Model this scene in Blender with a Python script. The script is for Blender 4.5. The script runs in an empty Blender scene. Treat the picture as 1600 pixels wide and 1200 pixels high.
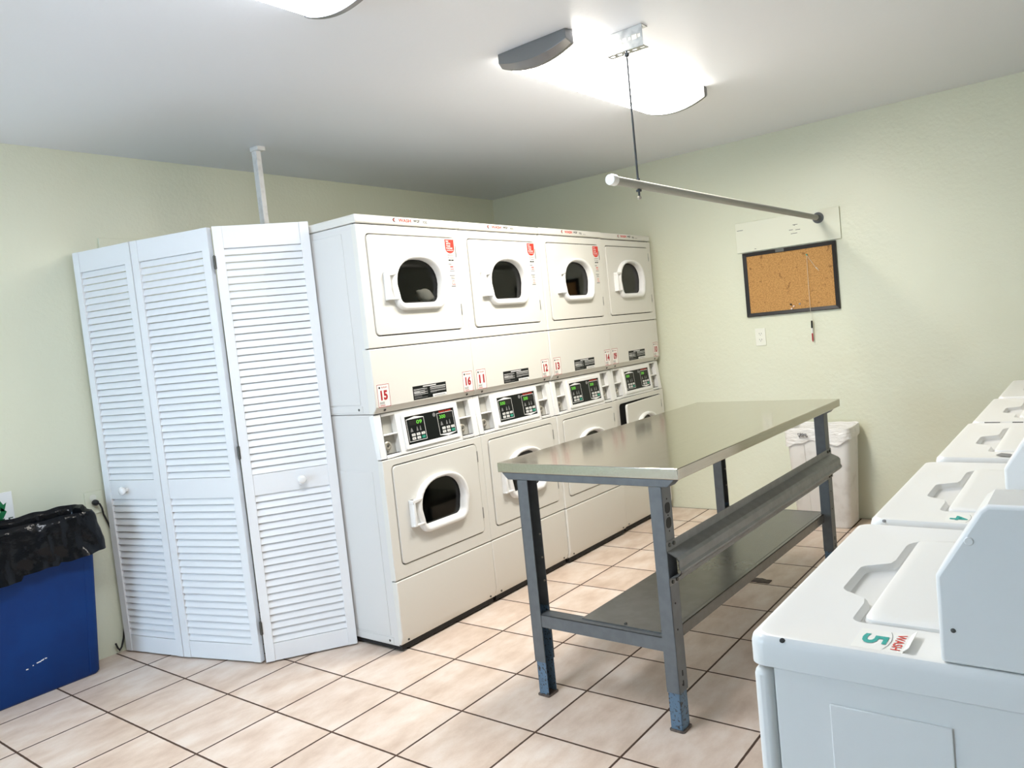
import bpy, bmesh, math, random
from math import pi, sin, cos, radians
from mathutils import Vector, Matrix, noise as mnoise

random.seed(7)
SC = bpy.context.scene
COL = SC.collection

# ------------------------------------------------------------------ camera
F_PX = 1210.813
cam_d = bpy.data.cameras.new('camera')
cam = bpy.data.objects.new('camera', cam_d)
COL.objects.link(cam)
SC.camera = cam
cam_d.sensor_width = 36.0
cam_d.lens = F_PX / 1600.0 * 36.0
cam_d.clip_start = 0.02
rv = Vector((1.4630626176509376, -0.8086538506087346, 0.6135758732413631))
R = Matrix.Rotation(rv.length, 3, rv.normalized())      # rows: right, down, forward
cam.matrix_world = Matrix((
    (R[0][0], -R[1][0], -R[2][0], -2.0306325518573725),
    (R[0][1], -R[1][1], -R[2][1], -2.6630481640281762),
    (R[0][2], -R[1][2], -R[2][2], 1.3863185199212178),
    (0, 0, 0, 1)))

# ------------------------------------------------------------------ world, exposure
W = bpy.data.worlds.new('daylight')
SC.world = W
W.use_nodes = True
bg = W.node_tree.nodes['Background']
bg.inputs[0].default_value = (0.55, 0.76, 1.0, 1)
bg.inputs[1].default_value = 9.0
SC.view_settings.view_transform = 'Standard'
SC.view_settings.look = 'None'
SC.view_settings.gamma = 1.0
SC.view_settings.use_curve_mapping = False
SC.view_settings.exposure = 0.16
LAMP_POWER = 39.0        # tube light over the table, warm white
LAMP_COL = (1.0, 0.945, 0.865)
LAMP2_POWER = 27.0       # tube light at the left, cool daylight tube
LAMP2_COL = (0.89, 0.935, 1.0)

# room numbers (metres)
XR, YW, H = 3.064, 1.328, 2.493          # right wall, back wall, ceiling
XL, YF = -5.0, -3.0                      # left wall and the wall behind the washers
DOOR_Y0, DOOR_Y1, DOOR_H = -0.6, 1.0, 2.1

# daylight enters by the open doorway in the far left wall

# ------------------------------------------------------------------ materials
def mat(name, col, rough=0.5, metal=0.0, spec=0.5, noise=None, bump=None, emit=None, coat=0.0, stretch=None):
    m = bpy.data.materials.new(name)
    m.use_nodes = True
    nt = m.node_tree
    b = nt.nodes['Principled BSDF']
    b.inputs['Base Color'].default_value = (*col, 1)
    b.inputs['Roughness'].default_value = rough
    b.inputs['Metallic'].default_value = metal
    b.inputs['Specular IOR Level'].default_value = spec
    b.inputs['Coat Weight'].default_value = coat
    tc = nt.nodes.new('ShaderNodeTexCoord')
    vec = tc.outputs['Object']
    if stretch:
        mp = nt.nodes.new('ShaderNodeMapping')
        mp.inputs['Scale'].default_value = stretch
        nt.links.new(vec, mp.inputs['Vector'])
        vec = mp.outputs['Vector']
    if noise:
        sc, col2, lo, hi = noise
        n = nt.nodes.new('ShaderNodeTexNoise')
        n.inputs['Scale'].default_value = sc
        n.inputs['Detail'].default_value = 5
        nt.links.new(vec, n.inputs['Vector'])
        mr = nt.nodes.new('ShaderNodeMapRange')
        mr.inputs['From Min'].default_value = lo
        mr.inputs['From Max'].default_value = hi
        nt.links.new(n.outputs['Fac'], mr.inputs['Value'])
        mx = nt.nodes.new('ShaderNodeMix')
        mx.data_type = 'RGBA'
        mx.inputs[6].default_value = (*col, 1)
        mx.inputs[7].default_value = (*col2, 1)
        nt.links.new(mr.outputs['Result'], mx.inputs[0])
        nt.links.new(mx.outputs[2], b.inputs['Base Color'])
    if bump:
        sc, st = bump
        n = nt.nodes.new('ShaderNodeTexNoise')
        n.inputs['Scale'].default_value = sc
        n.inputs['Detail'].default_value = 4
        nt.links.new(vec, n.inputs['Vector'])
        bp = nt.nodes.new('ShaderNodeBump')
        bp.inputs['Strength'].default_value = st
        bp.inputs['Distance'].default_value = 0.01
        nt.links.new(n.outputs['Fac'], bp.inputs['Height'])
        nt.links.new(bp.outputs['Normal'], b.inputs['Normal'])
    if emit:
        b.inputs['Emission Color'].default_value = (*emit[0], 1)
        b.inputs['Emission Strength'].default_value = emit[1]
    return m

M = {}
M['enamel'] = mat('white_enamel', (0.735, 0.72, 0.665), 0.32, spec=0.45, bump=(400, 0.02))
M['washer_enamel'] = mat('washer_enamel', (0.83, 0.825, 0.80), 0.32, spec=0.45, bump=(400, 0.02))
M['enamel_side'] = mat('white_enamel_side', (0.70, 0.69, 0.665), 0.38, spec=0.4, bump=(300, 0.03))  # same enamel as the fronts, dimmer light on the sides put into its colour
M['plastic'] = mat('white_plastic', (0.86, 0.86, 0.84), 0.3)
M['pocket'] = mat('grey_plastic', (0.47, 0.46, 0.41), 0.5)
M['dark'] = mat('black_gap', (0.01, 0.01, 0.01), 0.7)
M['drum'] = mat('drum_steel', (0.030, 0.036, 0.033), 0.5, metal=0.3)
M['chrome'] = mat('lock_steel', (0.40, 0.37, 0.31), 0.35, metal=0.35)
M['screw'] = mat('dark_screw', (0.10, 0.10, 0.09), 0.5, metal=0.6)
M['hinge'] = mat('grey_hinge', (0.28, 0.28, 0.27), 0.5, metal=0.5)
M['red'] = mat('red_print', (0.42, 0.018, 0.028), 0.5)
M['brightred'] = mat('bright_red_print', (0.70, 0.035, 0.02), 0.45)
M['green'] = mat('green_print', (0.0, 0.35, 0.30), 0.5)
M['black'] = mat('black_print', (0.006, 0.008, 0.008), 0.35, spec=0.2)
M['greyprint'] = mat('grey_print', (0.22, 0.22, 0.22), 0.5)
M['white'] = mat('white_print', (0.85, 0.85, 0.83), 0.5)
M['paper'] = mat('sticker_paper', (0.86, 0.85, 0.80), 0.45)
M['key'] = mat('white_key', (0.75, 0.75, 0.72), 0.4)
M['greenkey'] = mat('green_key', (0.0, 0.32, 0.20), 0.4)
M['led'] = mat('green_digits', (0.05, 0.3, 0.02), 0.5, emit=((0.25, 0.9, 0.08), 0.55))
M['lcd'] = mat('display_window', (0.02, 0.02, 0.018), 0.3, spec=0.2)
M['doorpaint'] = mat('door_paint', (0.82, 0.83, 0.84), 0.42, bump=(60, 0.05))
M['wallboard'] = mat('painted_board', (0.78, 0.79, 0.64), 0.5, bump=(30, 0.05))
M['frame_black'] = mat('black_frame', (0.015, 0.015, 0.016), 0.4)
M['outlet'] = mat('ivory_plastic', (0.82, 0.82, 0.70), 0.4)
M['wallpaint'] = None
M['steel'] = mat('brushed_stainless', (0.57, 0.54, 0.465), 0.10, metal=1.0, noise=(9, (0.52, 0.49, 0.42), 0.35, 0.7),
                 bump=(14, 0.012), stretch=(1, 14, 14))
M['galv'] = mat('galvanised', (0.62, 0.63, 0.62), 0.35, metal=0.85, noise=(40, (0.45, 0.46, 0.46), 0.4, 0.65))
M['greymetal'] = mat('grey_painted_steel', (0.125, 0.136, 0.142), 0.42, noise=(25, (0.11, 0.12, 0.126), 0.4, 0.6))
M['greywarm'] = mat('grey_stringer_steel', (0.20, 0.205, 0.20), 0.36, noise=(25, (0.17, 0.175, 0.17), 0.4, 0.6))
M['shelf'] = mat('grey_shelf_steel', (0.19, 0.19, 0.18), 0.25, metal=0.45, noise=(20, (0.17, 0.17, 0.16), 0.4, 0.6))
M['blue_leg'] = mat('chipped_blue_paint', (0.105, 0.175, 0.25), 0.5, noise=(110, (0.04, 0.036, 0.034), 0.56, 0.62), bump=(90, 0.1))
M['rust'] = mat('rusty_foot', (0.06, 0.045, 0.04), 0.7, noise=(60, (0.12, 0.09, 0.07), 0.4, 0.6))
M['bluebin'] = mat('blue_plastic', (0.002, 0.040, 0.19), 0.5, spec=0.25, noise=(5, (0.002, 0.033, 0.165), 0.4, 0.6), bump=(200, 0.04))
M['blackbag'] = mat('black_bag', (0.004, 0.005, 0.007), 0.13, spec=0.22, bump=(17, 0.55))
M['whitebag'] = mat('white_bag', (0.86, 0.85, 0.82), 0.38, bump=(26, 0.8), stretch=(1, 1, 3))
M['whitebin'] = mat('white_bin_plastic', (0.84, 0.83, 0.80), 0.4, noise=(14, (0.72, 0.70, 0.66), 0.55, 0.75))
M['greytape'] = mat('grey_tape', (0.18, 0.18, 0.19), 0.5, noise=(120, (0.6, 0.6, 0.6), 0.5, 0.6))
M['pipe'] = mat('grey_pipe', (0.38, 0.38, 0.345), 0.58, spec=0.3)
M['rod'] = mat('dark_rod', (0.10, 0.11, 0.12), 0.4, metal=0.7)
M['lampcap'] = mat('brushed_nickel', (0.25, 0.255, 0.265), 0.36, metal=0.85)
M['diffuser'] = mat('lamp_diffuser', (0.9, 0.9, 0.88), 0.4, emit=(LAMP_COL, LAMP_POWER))
M['diffuser_cool'] = mat('lamp_diffuser_cool', (0.9, 0.9, 0.9), 0.4, emit=(LAMP2_COL, LAMP2_POWER))
M['diffuser_side'] = mat('lamp_diffuser_side', (0.9, 0.9, 0.88), 0.4, emit=(LAMP_COL, LAMP_POWER*0.3))
M['diffuser_cool_side'] = mat('lamp_diffuser_cool_side', (0.9, 0.9, 0.9), 0.4, emit=(LAMP2_COL, LAMP2_POWER*0.3))
M['sign'] = mat('sign_white', (0.85, 0.86, 0.84), 0.4)
M['signgreen'] = mat('sign_green', (0.0, 0.16, 0.05), 0.45)
M['signdark'] = mat('sign_dark_green', (0.01, 0.05, 0.03), 0.45)
M['cord'] = mat('black_rubber', (0.012, 0.012, 0.013), 0.45)
M['cloth'] = mat('cream_cloth', (0.88, 0.84, 0.76), 0.85, bump=(60, 0.3))
M['post'] = mat('white_post_paint', (0.80, 0.79, 0.76), 0.55, bump=(60, 0.15), noise=(30, (0.68, 0.67, 0.64), 0.5, 0.7))
M['string'] = mat('white_string', (0.72, 0.66, 0.52), 0.8)
M['pinkish'] = mat('pin_clear', (0.80, 0.62, 0.52), 0.3)
M['pingreen'] = mat('pin_green', (0.10, 0.28, 0.16), 0.4)
M['knob'] = mat('knob_white', (0.86, 0.85, 0.83), 0.22, coat=0.3)
M['trim'] = mat('trim_paint', (0.7, 0.7, 0.66), 0.5)

def make_cork():
    m = mat('cork', (0.50, 0.27, 0.085), 0.85)
    nt = m.node_tree
    b = nt.nodes['Principled BSDF']
    tc = nt.nodes.new('ShaderNodeTexCoord')
    n1 = nt.nodes.new('ShaderNodeTexNoise'); n1.inputs['Scale'].default_value = 140; n1.inputs['Detail'].default_value = 3
    n2 = nt.nodes.new('ShaderNodeTexNoise'); n2.inputs['Scale'].default_value = 26; n2.inputs['Detail'].default_value = 6
    nt.links.new(tc.outputs['Object'], n1.inputs['Vector']); nt.links.new(tc.outputs['Object'], n2.inputs['Vector'])
    r1 = nt.nodes.new('ShaderNodeValToRGB')
    r1.color_ramp.elements[0].position = 0.35; r1.color_ramp.elements[0].color = (0.40, 0.20, 0.06, 1)
    r1.color_ramp.elements[1].position = 0.62; r1.color_ramp.elements[1].color = (0.60, 0.33, 0.11, 1)
    nt.links.new(n1.outputs['Fac'], r1.inputs[0])
    mr = nt.nodes.new('ShaderNodeMapRange'); mr.inputs['From Min'].default_value = 0.62; mr.inputs['From Max'].default_value = 0.72
    mr.inputs['To Max'].default_value = 0.75
    nt.links.new(n2.outputs['Fac'], mr.inputs['Value'])
    mx = nt.nodes.new('ShaderNodeMix'); mx.data_type = 'RGBA'; mx.inputs[7].default_value = (0.20, 0.09, 0.03, 1)
    nt.links.new(mr.outputs['Result'], mx.inputs[0]); nt.links.new(r1.outputs[0], mx.inputs[6])
    nt.links.new(mx.outputs[2], b.inputs['Base Color'])
    return m
M['cork'] = make_cork()

def make_glass():
    m = bpy.data.materials.new('dryer_glass'); m.use_nodes = True
    nt = m.node_tree; nt.nodes.clear()
    out = nt.nodes.new('ShaderNodeOutputMaterial')
    tr = nt.nodes.new('ShaderNodeBsdfTransparent'); tr.inputs[0].default_value = (0.88, 0.89, 0.87, 1)
    gl = nt.nodes.new('ShaderNodeBsdfGlossy'); gl.inputs['Roughness'].default_value = 0.04
    fr = nt.nodes.new('ShaderNodeFresnel'); fr.inputs[0].default_value = 1.5
    mx = nt.nodes.new('ShaderNodeMixShader')
    nt.links.new(fr.outputs[0], mx.inputs[0]); nt.links.new(tr.outputs[0], mx.inputs[1]); nt.links.new(gl.outputs[0], mx.inputs[2])
    nt.links.new(mx.outputs[0], out.inputs[0])
    return m
M['glass'] = make_glass()

def make_tiles():
    T = 0.34
    m = bpy.data.materials.new('floor_tiles'); m.use_nodes = True
    nt = m.node_tree; N = nt.nodes; L = nt.links
    b = N['Principled BSDF']
    tc = N.new('ShaderNodeTexCoord')
    sp = N.new('ShaderNodeSeparateXYZ'); L.new(tc.outputs['Object'], sp.inputs[0])
    def mth(op, a, bb=None):
        n = N.new('ShaderNodeMath'); n.operation = op
        for i, v in enumerate((a, bb)):
            if v is None: continue
            if isinstance(v, (int, float)): n.inputs[i].default_value = v
            else: L.new(v, n.inputs[i])
        return n.outputs[0]
    def edge(c):
        q = mth('DIVIDE', c, T); f = mth('FRACT', q)
        return mth('MINIMUM', f, mth('SUBTRACT', 1.0, f)), mth('FLOOR', q)
    ex, ix = edge(sp.outputs[0]); ey, iy = edge(sp.outputs[1])
    d = mth('MINIMUM', ex, ey)
    wob = N.new('ShaderNodeTexNoise'); wob.inputs['Scale'].default_value = 45; L.new(tc.outputs['Object'], wob.inputs['Vector'])
    d2 = mth('ADD', d, mth('MULTIPLY', mth('SUBTRACT', wob.outputs['Fac'], 0.5), 0.006))
    gm = N.new('ShaderNodeMapRange'); gm.interpolation_type = 'SMOOTHSTEP'
    gm.inputs['From Min'].default_value = 0.0095; gm.inputs['From Max'].default_value = 0.0150
    L.new(d2, gm.inputs['Value'])                                # 0 grout, 1 tile
    cb = N.new('ShaderNodeCombineXYZ'); L.new(ix, cb.inputs[0]); L.new(iy, cb.inputs[1])
    wn = N.new('ShaderNodeTexWhiteNoise'); wn.noise_dimensions = '2D'; L.new(cb.outputs[0], wn.inputs['Vector'])
    # cloudy veins, shifted per tile
    va = N.new('ShaderNodeVectorMath'); va.operation = 'MULTIPLY_ADD'
    L.new(wn.outputs['Color'], va.inputs[0]); va.inputs[1].default_value = (9, 9, 9); L.new(tc.outputs['Object'], va.inputs[2])
    mp = N.new('ShaderNodeMapping'); mp.inputs['Scale'].default_value = (1.0, 2.0, 1); L.new(va.outputs[0], mp.inputs['Vector'])
    n1 = N.new('ShaderNodeTexNoise'); n1.inputs['Scale'].default_value = 4.5; n1.inputs['Detail'].default_value = 7; n1.inputs['Roughness'].default_value = 0.6
    L.new(mp.outputs[0], n1.inputs['Vector'])
    rp = N.new('ShaderNodeValToRGB')
    e = rp.color_ramp.elements
    e[0].position = 0.24; e[0].color = (0.55, 0.41, 0.315, 1)
    e[1].position = 0.66; e[1].color = (0.78, 0.675, 0.59, 1)
    x = rp.color_ramp.elements.new(0.47); x.color = (0.69, 0.555, 0.455, 1)
    L.new(n1.outputs['Fac'], rp.inputs[0])
    n3 = N.new('ShaderNodeTexNoise'); n3.inputs['Scale'].default_value = 160; n3.inputs['Detail'].default_value = 2
    L.new(tc.outputs['Object'], n3.inputs['Vector'])
    hs = N.new('ShaderNodeHueSaturation'); L.new(rp.outputs[0], hs.inputs['Color'])
    vv = mth('ADD', mth('ADD', 0.90, mth('MULTIPLY', wn.outputs['Value'], 0.10)), mth('MULTIPLY', n3.outputs['Fac'], 0.10))
    L.new(vv, hs.inputs['Value'])
    mx = N.new('ShaderNodeMix'); mx.data_type = 'RGBA'
    L.new(gm.outputs[0], mx.inputs[0]); mx.inputs[6].default_value = (0.075, 0.042, 0.028, 1); L.new(hs.outputs[0], mx.inputs[7])
    L.new(mx.outputs[2], b.inputs['Base Color'])
    rr = N.new('ShaderNodeMapRange'); rr.inputs['To Min'].default_value = 0.85; rr.inputs['To Max'].default_value = 0.40
    L.new(gm.outputs[0], rr.inputs['Value']); L.new(rr.outputs[0], b.inputs['Roughness'])
    hh = mth('ADD', gm.outputs[0], mth('MULTIPLY', n1.outputs['Fac'], 0.25))
    bp = N.new('ShaderNodeBump'); bp.inputs['Strength'].default_value = 0.35; bp.inputs['Distance'].default_value = 0.003
    L.new(hh, bp.inputs['Height']); L.new(bp.outputs[0], b.inputs['Normal'])
    b.inputs['Specular IOR Level'].default_value = 0.35
    return m
M['tiles'] = make_tiles()

def make_wall(name, col, col2, bump=0.4):
    m = mat(name, col, 0.36, spec=0.45)
    nt = m.node_tree; N = nt.nodes; L = nt.links
    b = N['Principled BSDF']
    tc = N.new('ShaderNodeTexCoord')
    big = N.new('ShaderNodeTexNoise'); big.inputs['Scale'].default_value = 0.9; big.inputs['Detail'].default_value = 4
    fine = N.new('ShaderNodeTexNoise'); fine.inputs['Scale'].default_value = 55; fine.inputs['Detail'].default_value = 4
    mid = N.new('ShaderNodeTexNoise'); mid.inputs['Scale'].default_value = 4.5; mid.inputs['Detail'].default_value = 3
    for n in (big, fine, mid): L.new(tc.outputs['Object'], n.inputs['Vector'])
    mr = N.new('ShaderNodeMapRange'); mr.inputs['From Min'].default_value = 0.35; mr.inputs['From Max'].default_value = 0.65
    L.new(big.outputs['Fac'], mr.inputs['Value'])
    mx = N.new('ShaderNodeMix'); mx.data_type = 'RGBA'
    mx.inputs[6].default_value = (*col, 1); mx.inputs[7].default_value = (*col2, 1)
    L.new(mr.outputs[0], mx.inputs[0]); L.new(mx.outputs[2], b.inputs['Base Color'])
    ma = N.new('ShaderNodeMath'); ma.operation = 'MULTIPLY_ADD'
    L.new(mid.outputs['Fac'], ma.inputs[0]); ma.inputs[1].default_value = 4.0; L.new(fine.outputs['Fac'], ma.inputs[2])
    bp = N.new('ShaderNodeBump'); bp.inputs['Strength'].default_value = bump; bp.inputs['Distance'].default_value = 0.004
    L.new(ma.outputs[0], bp.inputs['Height']); L.new(bp.outputs[0], b.inputs['Normal'])
    return m
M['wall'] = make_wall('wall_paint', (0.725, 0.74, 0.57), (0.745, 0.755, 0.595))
M['wall_low_bounce'] = make_wall('wall_paint_low_bounce', (0.24, 0.25, 0.22), (0.26, 0.26, 0.23))  # unseen walls, darkened to cut the light they bounce into view
M['ceiling'] = make_wall('ceiling_paint', (0.815, 0.84, 0.89), (0.83, 0.85, 0.90), 0.12)

# ------------------------------------------------------------------ mesh helpers
class MB:
    def __init__(s): s.v = []; s.f = []; s.m = []
    def face(s, pts, m=0):
        i = len(s.v); s.v += [tuple(p) for p in pts]; s.f.append(tuple(range(i, i + len(pts)))); s.m.append(m)
    def box(s, x0, x1, y0, y1, z0, z1, m=0, skip=''):
        i = len(s.v)
        s.v += [(x0,y0,z0),(x1,y0,z0),(x1,y1,z0),(x0,y1,z0),(x0,y0,z1),(x1,y0,z1),(x1,y1,z1),(x0,y1,z1)]
        for k, q in {'d':(0,3,2,1),'u':(4,5,6,7),'f':(0,1,5,4),'r':(1,2,6,5),'b':(2,3,7,6),'l':(3,0,4,7)}.items():
            if k not in skip: s.f.append(tuple(i + a for a in q)); s.m.append(m)
        return s
    def prism(s, poly, axis, a, b, m=0, caps=True):
        """poly: 2-D points, extruded along axis; x: (y,z)  y: (x,z)  z: (x,y)"""
        def p3(p, t): return {'x':(t,p[0],p[1]),'y':(p[0],t,p[1]),'z':(p[0],p[1],t)}[axis]
        n = len(poly); i = len(s.v)
        s.v += [p3(p, a) for p in poly] + [p3(p, b) for p in poly]
        for k in range(n):
            s.f.append((i+k, i+(k+1)%n, i+n+(k+1)%n, i+n+k)); s.m.append(m)
        if caps:
            s.f.append(tuple(i+k for k in range(n))[::-1]); s.m.append(m)
            s.f.append(tuple(i+n+k for k in range(n))); s.m.append(m)
        return s
    def loops(s, loops, m=0, close=True, cap0=False, cap1=False):
        n = len(loops[0]); i = len(s.v)
        for l in loops: s.v += [tuple(p) for p in l]
        for a in range(len(loops)-1):
            for k in range(n if close else n-1):
                s.f.append((i+a*n+k, i+a*n+(k+1)%n, i+(a+1)*n+(k+1)%n, i+(a+1)*n+k)); s.m.append(m)
        if cap0: s.f.append(tuple(i+k for k in range(n))[::-1]); s.m.append(m)
        if cap1: s.f.append(tuple(i+(len(loops)-1)*n+k for k in range(n))); s.m.append(m)
        return s
    def tube(s, pts, r, n=10, m=0):
        pts = [Vector(p) for p in pts]; ls = []
        up = None
        for k, p in enumerate(pts):
            t = (pts[min(k+1, len(pts)-1)] - pts[max(k-1, 0)]).normalized()
            if up is None:
                up = t.orthogonal().normalized()
            else:
                up = (up - t * up.dot(t)).normalized()
            w = t.cross(up)
            rr = r[k] if isinstance(r, (list, tuple)) else r
            ls.append([p + (up*cos(2*pi*j/n) + w*sin(2*pi*j/n))*rr for j in range(n)])
        return s.loops(ls, m, True, True, True)
    def lathe(s, prof, c, axis, n=24, m=0):
        """prof: (radius, height) along axis vector from point c"""
        ax = Vector(axis).normalized(); u = ax.orthogonal().normalized(); w = ax.cross(u); c = Vector(c)
        ls = [[c + ax*h + (u*cos(2*pi*j/n) + w*sin(2*pi*j/n))*max(r, 1e-5) for j in range(n)] for r, h in prof]
        return s.loops(ls, m, True, True, True)
    def build(s, name, mats, parent=None, bevel=0, seg=2, smooth=35, loc=None, rot=None):
        me = bpy.data.meshes.new(name)
        me.from_pydata([tuple(v) for v in s.v], [], s.f)
        if not isinstance(mats, (list, tuple)): mats = [mats]
        for m in mats: me.materials.append(m)
        me.polygons.foreach_set('material_index', s.m)
        bm = bmesh.new(); bm.from_mesh(me)
        bmesh.ops.remove_doubles(bm, verts=bm.verts, dist=1e-6)
        bmesh.ops.recalc_face_normals(bm, faces=bm.faces)
        bm.to_mesh(me); bm.free()
        if smooth:
            me.polygons.foreach_set('use_smooth', [True]*len(me.polygons))
            me.set_sharp_from_angle(angle=radians(smooth))
        o = bpy.data.objects.new(name, me); COL.objects.link(o)
        if parent: o.parent = parent
        if loc: o.location = loc
        if rot: o.rotation_euler = rot
        if bevel:
            b = o.modifiers.new('bevel', 'BEVEL'); b.width = bevel; b.segments = seg
            b.limit_method = 'ANGLE'; b.angle_limit = radians(50); b.harden_normals = False
        return o

def empty(name, loc=(0,0,0), rz=0.0):
    o = bpy.data.objects.new(name, None); COL.objects.link(o)
    o.location = loc; o.rotation_euler = (0, 0, rz); o.empty_display_size = 0.1
    return o
def tag(o, label, cat, group=None):
    o['label'] = label; o['category'] = cat
    if group: o['group'] = group
    return o
def struct(o, label=None):
    o['kind'] = 'structure'
    if label: o['label'] = label
    return o
def copy_tree(o, parent=None):
    c = o.copy(); COL.objects.link(c)
    if parent: c.parent = parent
    for ch in list(o.children): copy_tree(ch, c)
    return c
def child(o, base, k=0):
    l = [c for c in o.children if c.name.split('.')[0] == base]
    return sorted(l, key=lambda c: c.name)[k]

def rrect(x0, x1, y0, y1, r, n=5):
    p = []
    for cx, cy, a0 in ((x1-r, y1-r, 0), (x0+r, y1-r, 90), (x0+r, y0+r, 180), (x1-r, y0+r, 270)):
        for k in range(n+1):
            a = radians(a0 + 90*k/n); p.append((cx + r*cos(a), cy + r*sin(a)))
    return p
def dshape(cx, zb, zt, hw, rb, n=18):
    """dryer porthole outline: arched top, flat bottom with rounded corners"""
    p = []
    h = zt - zb; zs = zb + h*0.42
    for k in range(n+1):                       # arch right -> left
        a = pi*k/n
        e = 0.86
        p.append((cx + hw*math.copysign(abs(cos(a))**e, cos(a)), zs + (zt-zs)*abs(sin(a))**e))
    w2 = hw*0.93
    for k in range(9):                         # bottom left corner
        a = pi + pi/2*k/8
        p.append((cx - w2 + rb + rb*cos(a), zb + rb + rb*sin(a)))
    for k in range(9):
        a = 1.5*pi + pi/2*k/8
        p.append((cx + w2 - rb + rb*cos(a), zb + rb + rb*sin(a)))
    return p
def radial(poly, c, angs):
    out = []
    n = len(poly)
    for a in angs:
        d = (cos(a), sin(a)); best = None
        for k in range(n):
            x1, y1 = poly[k][0]-c[0], poly[k][1]-c[1]; x2, y2 = poly[(k+1)%n][0]-c[0], poly[(k+1)%n][1]-c[1]
            ex, ey = x2-x1, y2-y1
            den = d[0]*ey - d[1]*ex
            if abs(den) < 1e-12: continue
            t = (x1*ey - y1*ex)/den; u = (x1*d[1] - y1*d[0])/den
            if t > 0 and -1e-6 <= u <= 1+1e-6:
                if best is None or t > best: best = t
        out.append((c[0]+d[0]*best, c[1]+d[1]*best))
    return out
def ring_plate(mb, outer, inner, yf, yb, m=0, yo=None):
    """plate in the XZ plane with a hole, front at yf, back at yb"""
    c = (sum(p[0] for p in inner)/len(inner), sum(p[1] for p in inner)/len(inner))
    angs = sorted(set(round(math.atan2(p[1]-c[1], p[0]-c[0]), 6) for p in outer+inner))
    a = radial(outer, c, angs); b = radial(inner, c, angs)
    L = lambda q, y: [(p[0], y, p[1]) for p in q]
    mb.loops([L(a, yb if yo is None else yo), L(a, yf), L(b, yf), L(b, yb)], m)
    return mb

def text_mesh(s, x0, x1, z0, z1, depth=0.0004, bold=0.0):
    """lettering fitted to the box x0..x1, z0..z1, in the XZ plane, facing -Y"""
    cu = bpy.data.curves.new('lettering', 'FONT'); cu.body = s; cu.size = 1.0; cu.align_x = 'LEFT'
    cu.offset = bold; cu.resolution_u = 3; cu.space_line = 0.85
    o = bpy.data.objects.new('lettering', cu); COL.objects.link(o)
    dg = bpy.context.evaluated_depsgraph_get()
    me = bpy.data.meshes.new_from_object(o.evaluated_get(dg))
    bpy.data.objects.remove(o)
    xs = [v.co.x for v in me.vertices]; ys = [v.co.y for v in me.vertices]
    ax, bx, ay, by = min(xs), max(xs), min(ys), max(ys)
    V = [(x0 + (v.co.x-ax)/(bx-ax)*(x1-x0), 0.0, z0 + (v.co.y-ay)/(by-ay)*(z1-z0)) for v in me.vertices]
    Fs = [tuple(p.vertices) for p in me.polygons]
    return V, Fs
def add_text(mb, s, x0, x1, z0, z1, y, m=0, bold=0.0):
    V, Fs = text_mesh(s, x0, x1, z0, z1, bold=bold)
    i = len(mb.v)
    mb.v += [(v[0], y, v[2]) for v in V]
    for f in Fs: mb.f.append(tuple(i+k for k in f)); mb.m.append(m)
def quadxz(mb, x0, x1, z0, z1, y, m=0):
    mb.face([(x0,y,z0),(x1,y,z0),(x1,y,z1),(x0,y,z1)], m)

# ------------------------------------------------------------------ room shell
def build_room():
    o = MB().box(XL-0.2, XR+0.2, YF-0.2, YW+0.2, -0.1, 0).build('floor', M['tiles'], smooth=0); struct(o)
    o = MB().box(XL-0.2, XR+0.2, YF-0.2, YW+0.2, H, H+0.1).build('ceiling', M['ceiling'], smooth=0); struct(o)
    o = MB().box(XL-0.2, XR+0.2, YW, YW+0.2, 0, H).build('wall_back', M['wall'], smooth=0); struct(o)
    o = MB().box(XR, XR+0.2, YF, YW, 0, H).build('wall_right', M['wall'], smooth=0); struct(o)
    o = MB().box(XL-0.2, XR+0.2, YF-0.2, YF, 0, H).build('wall_front', M['wall_low_bounce'], smooth=0); struct(o)
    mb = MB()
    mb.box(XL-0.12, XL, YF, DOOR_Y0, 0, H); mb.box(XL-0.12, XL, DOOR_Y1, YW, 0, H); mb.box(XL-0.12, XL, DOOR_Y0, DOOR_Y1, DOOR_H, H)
    o = mb.build('wall_left', M['wall_low_bounce'], smooth=0); struct(o)
    mb = MB()
    mb.box(XL-0.13, XL+0.015, DOOR_Y0-0.05, DOOR_Y0+0.02, 0, DOOR_H+0.05)
    mb.box(XL-0.13, XL+0.015, DOOR_Y1-0.02, DOOR_Y1+0.05, 0, DOOR_H+0.05)
    mb.box(XL-0.13, XL+0.015, DOOR_Y0+0.02, DOOR_Y1-0.02, DOOR_H-0.02, DOOR_H+0.05)
    o = mb.build('trim_1', M['trim'], smooth=0); struct(o)
    # painted-over access plate on the back wall
    o = MB().box(-0.158, 0.36, YW-0.011, YW, 1.62, 2.072).build('trim_2', M['wall'], bevel=0.002); struct(o)
build_room()

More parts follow.
